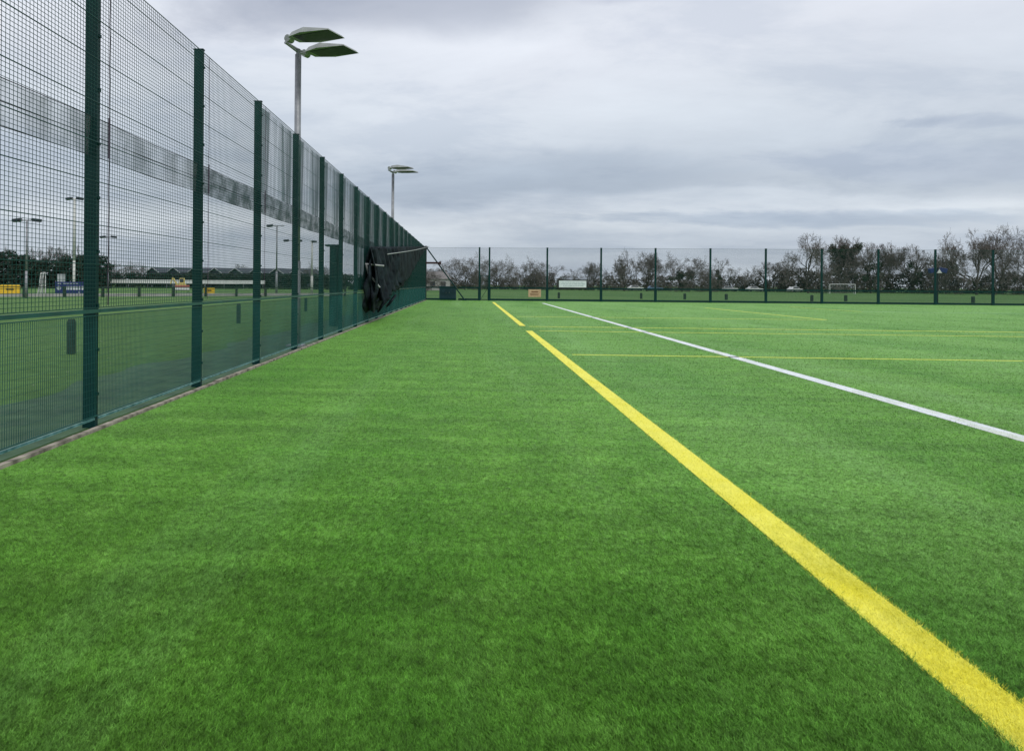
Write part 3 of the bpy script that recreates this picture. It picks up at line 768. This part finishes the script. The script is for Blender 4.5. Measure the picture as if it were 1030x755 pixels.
car((71.9,210,0), -0.1, 'car_silver', 'silver car parked just right of the ivy-clad tree beyond the far fence')
car((78.5,210,0), 0.1, 'car_white', 'white car parked right of the silver car beyond the far fence')
car((87.6,206,0), 0.5, 'car_white', 'white car parked left of the biggest dark tree beyond the far fence')

# ------------------------------------------------------------------ trees
def tubes_np(segs, n):
    """segs: array (m,8) = a xyz, b xyz, r0, r1 -> verts, quads"""
    A = segs[:,0:3]; B = segs[:,3:6]; r0 = segs[:,6]; r1 = segs[:,7]
    d = B-A; L = np.linalg.norm(d,axis=1,keepdims=True)+1e-9; d = d/L
    up = np.where(np.abs(d[:,2:3]) < 0.9, np.array([[0,0,1.]]), np.array([[1.,0,0]]))
    u = np.cross(d, up); u /= np.linalg.norm(u,axis=1,keepdims=True)+1e-9; w = np.cross(d,u)
    m = len(segs); V = np.zeros((m,2*n,3))
    for k in range(n):
        c, s_ = math.cos(2*math.pi*k/n), math.sin(2*math.pi*k/n)
        o = u*c+w*s_
        V[:,k] = A+o*r0[:,None]; V[:,n+k] = B+o*r1[:,None]
    base = (np.arange(m)*2*n)[:,None]
    F = []
    for k in range(n):
        k2 = (k+1)%n
        F.append(np.concatenate([base+k, base+k2, base+n+k2, base+n+k],1))
    return V.reshape(-1,3), np.concatenate(F,0)

def grow(seed, spread=0.62, trunk=0.20, kids=(3,3,3,3,2,2), up=0.10, asym=0.25, droop=0.0):
    r = np.random.default_rng(seed)
    segs = {True: [], False: []}
    def rec(p, d, L, rad, lev):
        nseg = 3 if lev < 4 else 2
        q = p.copy(); dd = d.copy()
        pts = [q.copy()]
        for i in range(nseg):
            dd = dd+r.normal(0, 0.16+0.03*lev, 3)+np.array([0,0,up if lev < 4 else -droop]); dd /= np.linalg.norm(dd)
            q2 = q+dd*L/nseg
            ra = rad*(1-0.35*i/nseg); rb = rad*(1-0.35*(i+1)/nseg)
            segs[lev < 3].append((*q,*q2,ra,rb))
            q = q2; pts.append(q.copy())
        if lev >= len(kids): return
        nk = kids[lev]+(1 if r.random() < 0.35 else 0)
        ph = r.uniform(0, 6.28)
        for k in range(nk):
            t = 1.0 if k == 0 else r.uniform(0.45, 1.0)
            o = pts[0]+(q-pts[0])*t if t < 1 else q
            ang = spread*r.uniform(0.55,1.35)*(0.45 if k == 0 else 1.0)*(1.45 if lev == 0 and k else 1.0)
            az = ph+k*2.4+r.uniform(-.5,.5)
            a_ = np.cross(dd, [0,0,1.0]) if abs(dd[2]) < 0.95 else np.array([1.0,0,0])
            a_ /= np.linalg.norm(a_)+1e-9; b_ = np.cross(dd, a_)
            nd = dd*math.cos(ang)+(a_*math.cos(az)+b_*math.sin(az))*math.sin(ang)
            nd /= np.linalg.norm(nd)
            rec(o, nd, (0.30*r.uniform(0.8,1.1) if lev == 0 else L*r.uniform(0.62,0.84))*(0.9 if k else (0.62 if lev < 2 else 0.9)), rad*(0.72 if k == 0 else 0.56), lev+1)
    rec(np.zeros(3), np.array([r.normal(0,.05), r.normal(0,.05), 1.0]), trunk, 0.030, 0)
    T = np.array(segs[True]); C = np.array(segs[False])
    allp = np.concatenate([T[:,3:6], C[:,3:6]])
    zmax = np.percentile(allp[:,2], 99.0); cxy = np.median(allp[:,:2],axis=0)*0; wr = np.percentile(np.abs(allp[:,:2]), 93.5)
    return T, C, zmax, wr

def tree_proto(seed, hgt, hw, twig_r=0.022, **kw):
    T, C, zm, wr = grow(seed, **kw)
    sz = hgt/zm; sx = hw/wr
    def sc_(S_):
        S_ = S_.copy(); S_[:,[0,1,3,4]] *= sx; S_[:,[2,5]] *= sz; S_[:,[6,7]] *= hgt*0.62
        return S_
    T = sc_(T); C = sc_(C); C[:,6:8] = np.maximum(C[:,6:8]*0.9, twig_r)
    tv, tf = tubes_np(T, 6); cv, cf = tubes_np(C, 3)
    tm = np_mesh('trunk', tv, tf); tm.materials.append(M['bark'])
    cm = np_mesh('crown', cv, cf); cm.materials.append(M['twig'])
    return tm, cm, C

def leaf_clumps(name, centres, radii, per, size, mat, seed=1):
    r = np.random.default_rng(seed)
    out = []
    for c_, rr in zip(centres, radii):
        n = per
        d = r.normal(0,1,(n,3)); d /= np.linalg.norm(d,axis=1,keepdims=True)
        p = np.array(c_)+d*np.array(rr)*(r.uniform(0.25,1.05,(n,1))**0.6)
        out.append(p)
    P = np.concatenate(out); P[:,2] = np.maximum(P[:,2], 0.05)
    n = len(P); a = r.normal(0,1,(n,3)); a /= np.linalg.norm(a,axis=1,keepdims=True)
    b_ = np.cross(a, r.normal(0,1,(n,3))); b_ /= np.linalg.norm(b_,axis=1,keepdims=True)
    s_ = (size*r.uniform(0.5,1.4,n))[:,None]
    V_ = np.stack([P-a*s_, P+a*s_*0.6+b_*s_*0.5, P+a*s_*0.6-b_*s_*0.7],1).reshape(-1,3)
    me = np_mesh(name, V_, np.arange(3*n).reshape(-1,3)); me.materials.append(mat); return me

protos = {
 'oak':   tree_proto(3, 14.0, 6.8, 0.017, spread=0.70, trunk=0.11, kids=(6,3,3,3,3,3,2), up=0.03),
 'round': tree_proto(5, 12.5, 5.5, 0.017, spread=0.62, trunk=0.10, kids=(6,3,3,3,3,3,2), up=0.05),
 'wide':  tree_proto(8, 8.0, 6.2, 0.016, spread=0.80, trunk=0.07, kids=(7,3,3,3,3,3,2), up=0.0),
 'tall':  tree_proto(12, 9.0, 4.2, 0.016, spread=0.58, trunk=0.10, kids=(5,3,3,3,3,3,2), up=0.08),
 'small': tree_proto(21, 6.5, 3.8, 0.015, spread=0.70, trunk=0.08, kids=(6,3,3,3,3,3), up=0.04),
}
PDIM = {'oak':(14.0,6.8),'round':(12.5,5.5),'wide':(8.0,6.2),'tall':(9.0,4.2),'small':(6.5,3.8)}
def place_tree(kind, x, y, hgt, hw, label, ivy=None, group='bare winter trees beyond the far fence'):
    t = thing('bare_tree' if not ivy else 'ivy_clad_tree', label, 'tree', (x,y,0), random.uniform(0,6.28), group)
    ph, pw = PDIM[kind]; t.scale = (hw/pw, hw/pw, hgt/ph)
    tm, cm, C = protos[kind]
    link('trunk', tm, None, t); link('crown', cm, None, t)
    if ivy:
        r = np.random.default_rng(int(x*7) % 999)
        cs = []; rs = []
        nn, lo_, hi_, wd = ivy
        for i in range(nn):
            z = ph*r.uniform(lo_, hi_); rad = pw*wd*(1-0.45*abs((z/ph-lo_)/(hi_-lo_+1e-6)-0.35))
            an = r.uniform(0,6.28); q = r.uniform(0,1)**0.6
            cs.append((math.cos(an)*rad*q, math.sin(an)*rad*q, z)); rs.append((pw*0.16,pw*0.16,ph*0.075))
        link('ivy', leaf_clumps('ivy', cs, rs, 190, 0.17, M['ivy'], int(x)), None, t)
    return t
TR = [
 ('wide',-0.6,190,7.9,6.8,'low wide bare tree behind the diagonal brace at the far corner',None),
 ('wide',8.5,215,8.2,5.9,'low bare tree just right of the gate in the far fence',None),
 ('wide',16.1,200,7.3,6.0,'low bare tree above the small orange notice',None),
 ('small',24.6,225,7.1,4.6,'bare tree peeping over the left end of the long white sign',None),
 ('small',30.4,220,5.8,4.4,'small bare tree over the right end of the long white sign',None),
 ('round',34.1,205,7.4,4.0,'narrow bare tree left of the post right of the long white sign',None),
 ('tall',40.3,195,9.5,5.0,'left tree of the pair of taller bare trees near the middle of the far fence',None),
 ('round',47.2,200,9.8,5.4,'right tree of the pair of taller bare trees near the middle of the far fence',None),
 ('wide',53.4,190,8.2,6.3,'dense dark rounded bare tree right of the pair of taller trees',(16,0.2,0.6,0.55)),
 ('small',66.8,205,8.6,3.2,'slim tree dark with ivy directly behind a far fence post',(16,0.1,0.62,0.40)),
 ('small',73.0,210,6.4,4.4,'low brown bare tree right of the slim ivy-clad tree',None),
 ('round',83.9,215,8.0,5.8,'greenish bare tree left of the biggest spreading tree',None),
 ('oak',79.6,180,13.4,6.9,'big spreading bare tree left of the dark ivy-clad crown',None),
 ('round',97.5,200,14.0,6.4,'tall tree with a dense dark green ivy-clad crown above the white goal',(46,0.25,0.86,0.72)),
 ('round',98.8,190,11.9,5.3,'bare tree leaning out right of the dense ivy-clad crown',(10,0.15,0.6,0.5)),
 ('tall',113.6,210,11.8,4.5,'bare tree left of the blue speaker boxes',None),
 ('round',117.0,205,12.2,5.6,'bare tree directly behind the blue speaker boxes',(12,0.2,0.7,0.5)),
 ('tall',116.5,190,13.3,5.2,'bare tree tucked against the left side of the tallest tree at the right',(8,0.2,0.6,0.5)),
 ('oak',113.9,175,14.6,7.8,'tallest broad bare tree at the right end of the treeline',None),
 ('round',136.2,200,14.6,5.4,'bare tree just right of the tallest broad tree',None),
 ('oak',131.8,185,13.4,6.6,'bare tree cut by the right edge of the picture',None),
]
for kd, x, y, hg, hw, lab, iv in TR: place_tree(kd, x, y, hg, hw, lab, iv)
TL = [('wide',-10.2,152,4.2,4.4,'low bare thicket left of the small bare tree at the far corner'),('small',-8.6,150,4.6,4.0,'small bare tree in front of the pale low house at the far corner'),('tall',-96.0,150,7.6,3.0,'bare treetop over the dark hedge at the left edge'),
 ('small',-97.3,160,8.4,3.6,'bare treetop over the dark hedge behind the thin twin-headed floodlight'),
 ('round',-89.4,155,8.6,3.6,'bare treetop over the dark hedge left of the tall pale pole'),
 ('tall',-81.5,150,7.9,3.1,'bare treetop over the dark hedge at the tall pale pole'),
 ('small',-84.3,165,7.7,3.4,'bare treetop over the right end of the dark hedge'),
 ('wide',-100.1,210,6.2,4.6,'low bare tree right of the nearest fence post'),
 ('wide',-99.3,222,6.4,4.4,'low bare tree left of the gabled sheds'),
 ('small',-73.0,232,7.0,3.6,'small bare tree behind the roofs right of the second fence post'),
 ('wide',-40.9,200,5.8,4.8,'low bare tree right of the fence post below the near floodlight')]
for kd, x, y, hg, hw, lab in TL: place_tree(kd, x, y, hg, hw, lab, None, 'bare trees beyond the neighbouring field')
# evergreen hedge at the left
def hedge(name, label, cat, x0, y0, x1, y1, h0, h1, step, mat, dens, wid=1.6, kind=None, seed=2, size=0.22, twigs=0):
    r = np.random.default_rng(seed)
    Lg = math.hypot(x1-x0, y1-y0); n = int(Lg/step)
    cs, rs = [], []
    for i in range(n):
        t = (i+r.uniform(-.4,.4))/n; hh = h0+(h1-h0)*(0.5+0.5*math.sin(i*0.37)*math.sin(i*0.11+1))*r.uniform(0.75,1.1)
        zc = 0.0
        while zc < hh:
            cs.append((x0+(x1-x0)*t+r.uniform(-.5,.5), y0+(y1-y0)*t+r.uniform(-wid,wid)*0.6, zc+0.4)); rs.append((step*0.75, wid*0.8, 0.75)); zc += 0.8
    me = leaf_clumps(name, cs, rs, dens, size, mat, seed)
    o = link(name, me, None); tag(o, label, cat, kind=kind); return o
hedge('conifer_hedge','tall dark evergreen hedge behind the neighbouring field at the far left','hedge',-100,146,-72,146,5.0,6.7,1.2,M['conifer'],150,2.0,size=0.26)
hedge('low_hedge','long low dark hedge beyond the neighbouring field behind the side fence','hedge',-96,170,-14,165,2.4,3.1,1.3,M['conifer'],110,1.5,seed=4,size=0.26)
hedge('undergrowth','dark brown winter scrub massed along the foot of the far trees','undergrowth',-18,225,100,218,1.8,4.4,1.3,M['scrub'],80,2.2,kind='stuff',seed=5,size=0.24)
hedge('undergrowth','brown scrub bank under the tall trees at the right','undergrowth',86,212,158,200,3.4,6.0,1.2,M['scrub'],100,2.4,kind='stuff',seed=6,size=0.24)
hedge('undergrowth','dark green ivy scrub under the trees left of the goal','undergrowth',20,246,100,236,1.0,3.2,2.8,M['ivy'],60,2.0,kind='stuff',seed=9,size=0.24)

# ------------------------------------------------------------------ sky and light
w = bpy.data.worlds.new('World'); sc.world = w; w.use_nodes = True
nt = w.node_tree; bg = nt.nodes['Background']; bg.inputs['Strength'].default_value = 0.1
SUN_EL, SUN_AZ = R(52), R(150)      # azimuth measured clockwise from +Y (the far end)
sky = N(nt, 'ShaderNodeTexSky', sky_type='NISHITA'); sky.sun_disc = False
sky.sun_elevation = SUN_EL; sky.sun_rotation = SUN_AZ; sky.air_density = 1.0; sky.dust_density = 2.0
tc = N(nt, 'ShaderNodeTexCoord'); sp = N(nt, 'ShaderNodeSeparateXYZ'); nt.links.new(tc.outputs['Generated'], sp.inputs[0])
zc = math_(nt, 'MAXIMUM', sp.outputs[2], 0.0)
den = math_(nt, 'ADD', zc, 0.16)
cb = N(nt, 'ShaderNodeCombineXYZ')
nt.links.new(math_(nt, 'DIVIDE', sp.outputs[0], den), cb.inputs[0]); nt.links.new(math_(nt, 'DIVIDE', sp.outputs[1], den), cb.inputs[1])
def wn(scale, detail, rough, loc=(0,0,0), sc_=(1,1,1)):
    mp = N(nt, 'ShaderNodeMapping'); mp.inputs['Location'].default_value = loc; mp.inputs['Scale'].default_value = sc_
    nt.links.new(cb.outputs[0], mp.inputs[0])
    n_ = N(nt, 'ShaderNodeTexNoise'); n_.inputs['Scale'].default_value = scale; n_.inputs['Detail'].default_value = detail; n_.inputs['Roughness'].default_value = rough
    n_.inputs['Distortion'].default_value = 0.25
    nt.links.new(mp.outputs[0], n_.inputs['Vector']); return n_.outputs['Fac']
n1 = wn(0.42, 7, 0.52, (3.1,1.7,0)); n2 = wn(1.5, 9, 0.62, (9.2,4.0,0), (0.8,1.1,1)); n3 = wn(0.9, 6, 0.55, (1.0,7.0,2))
e1 = math_(nt, 'ADD', zc, math_(nt, 'MULTIPLY', math_(nt, 'SUBTRACT', n3, 0.5), 0.10))
k10 = lambda c_: tuple(v*1.0 for v in c_)
base = ramp(nt, e1, [(0.0,(0.58,0.64,0.71)),(0.05,(0.52,0.58,0.66)),(0.082,(0.68,0.73,0.79)),(0.115,(0.53,0.59,0.67)),(0.16,(0.60,0.66,0.74)),(0.22,(0.72,0.77,0.84)),(0.30,(0.80,0.83,0.90)),(0.40,(0.76,0.79,0.86)),(1.0,(0.74,0.77,0.82))])
dark = ramp(nt, n1, [(0.40,(1.04,)*3),(0.55,(1.0,)*3),(0.72,(0.78,0.80,0.84))])
c = mixc(nt, base, dark, 0.9, 'MULTIPLY')
ysafe = math_(nt, 'MAXIMUM', sp.outputs[1], 0.05)
uu = math_(nt, 'ADD', math_(nt, 'DIVIDE', sp.outputs[0], ysafe), math_(nt, 'MULTIPLY', math_(nt, 'SUBTRACT', n2, 0.5), 0.5))
vv = math_(nt, 'ADD', math_(nt, 'DIVIDE', sp.outputs[2], ysafe), math_(nt, 'MULTIPLY', math_(nt, 'SUBTRACT', n3, 0.5), 0.10))
for (u0, v0, ru, rv, col_) in ((-0.16,0.385,0.26,0.055,(0.60,0.62,0.67)),(0.22,0.40,0.12,0.022,(0.80,0.81,0.85)),(0.66,0.215,0.09,0.010,(0.84,0.86,0.90)),(0.05,0.145,0.26,0.034,(0.78,0.81,0.85)),(0.42,0.088,0.20,0.013,(0.70,0.75,0.82)),(0.30,0.108,0.45,0.014,(1.10,1.09,1.08)),(0.65,0.16,0.25,0.022,(0.93,0.94,0.97))):
    du = math_(nt, 'DIVIDE', math_(nt, 'SUBTRACT', uu, u0), ru); dv = math_(nt, 'DIVIDE', math_(nt, 'SUBTRACT', vv, v0), rv)
    rr_ = math_(nt, 'ADD', math_(nt, 'MULTIPLY', du, du), math_(nt, 'MULTIPLY', dv, dv))
    c = mixc(nt, c, col_, ramp(nt, math_(nt, 'MULTIPLY', rr_, 0.5), [(0.0, (1,)*3), (0.12, (0.9,)*3), (0.95, (0,)*3)], 'EASE'), 'MULTIPLY')
wisp = ramp(nt, n2, [(0.30,(1.10,1.10,1.09)),(0.5,(1.0,)*3),(0.62,(0.86,0.88,0.91))])
c = mixc(nt, c, wisp, 0.9, 'MULTIPLY')
c = mixc(nt, c, (0.985,0.995,1.005), 1.0, 'MULTIPLY')
c10 = mixc(nt, c, (10.0,10.0,10.0), 1.0, 'MULTIPLY')
c = mixc(nt, c10, sky.outputs[0], 0.06)
nt.links.new(c, bg.inputs['Color'])

sl = bpy.data.lights.new('sun', 'SUN'); sl.energy = 1.3; sl.angle = R(14); sl.color = (1.0,0.97,0.92)
so = bpy.data.objects.new('sun', sl); COL.objects.link(so)
dirv = Vector((math.sin(SUN_AZ)*math.cos(SUN_EL), math.cos(SUN_AZ)*math.cos(SUN_EL), math.sin(SUN_EL)))
so.rotation_euler = dirv.to_track_quat('Z','Y').to_euler(); so.location = (0,0,30)

# ------------------------------------------------------------------ camera
cam = bpy.data.cameras.new('camera'); co = bpy.data.objects.new('camera', cam); COL.objects.link(co)
cam.sensor_width = 36; cam.lens = 36*750/1030
cam.shift_x = 95/1030; cam.shift_y = -92.3/1030
cam.clip_start = 0.05; cam.clip_end = 3000
co.matrix_world = Matrix.Translation((0,0,1.5)) @ Matrix.Rotation(math.atan(50/750),4,'Z') @ Matrix.Rotation(R(90),4,'X') @ Matrix.Rotation(0.008,4,'Z')
sc.camera = co
sc.view_settings.view_transform = 'Standard'; sc.view_settings.look = 'None'
sc.view_settings.exposure = 0.0; sc.view_settings.gamma = 1.0; sc.view_settings.use_curve_mapping = False
sc.cycles.max_bounces = 6; sc.cycles.transparent_max_bounces = 24
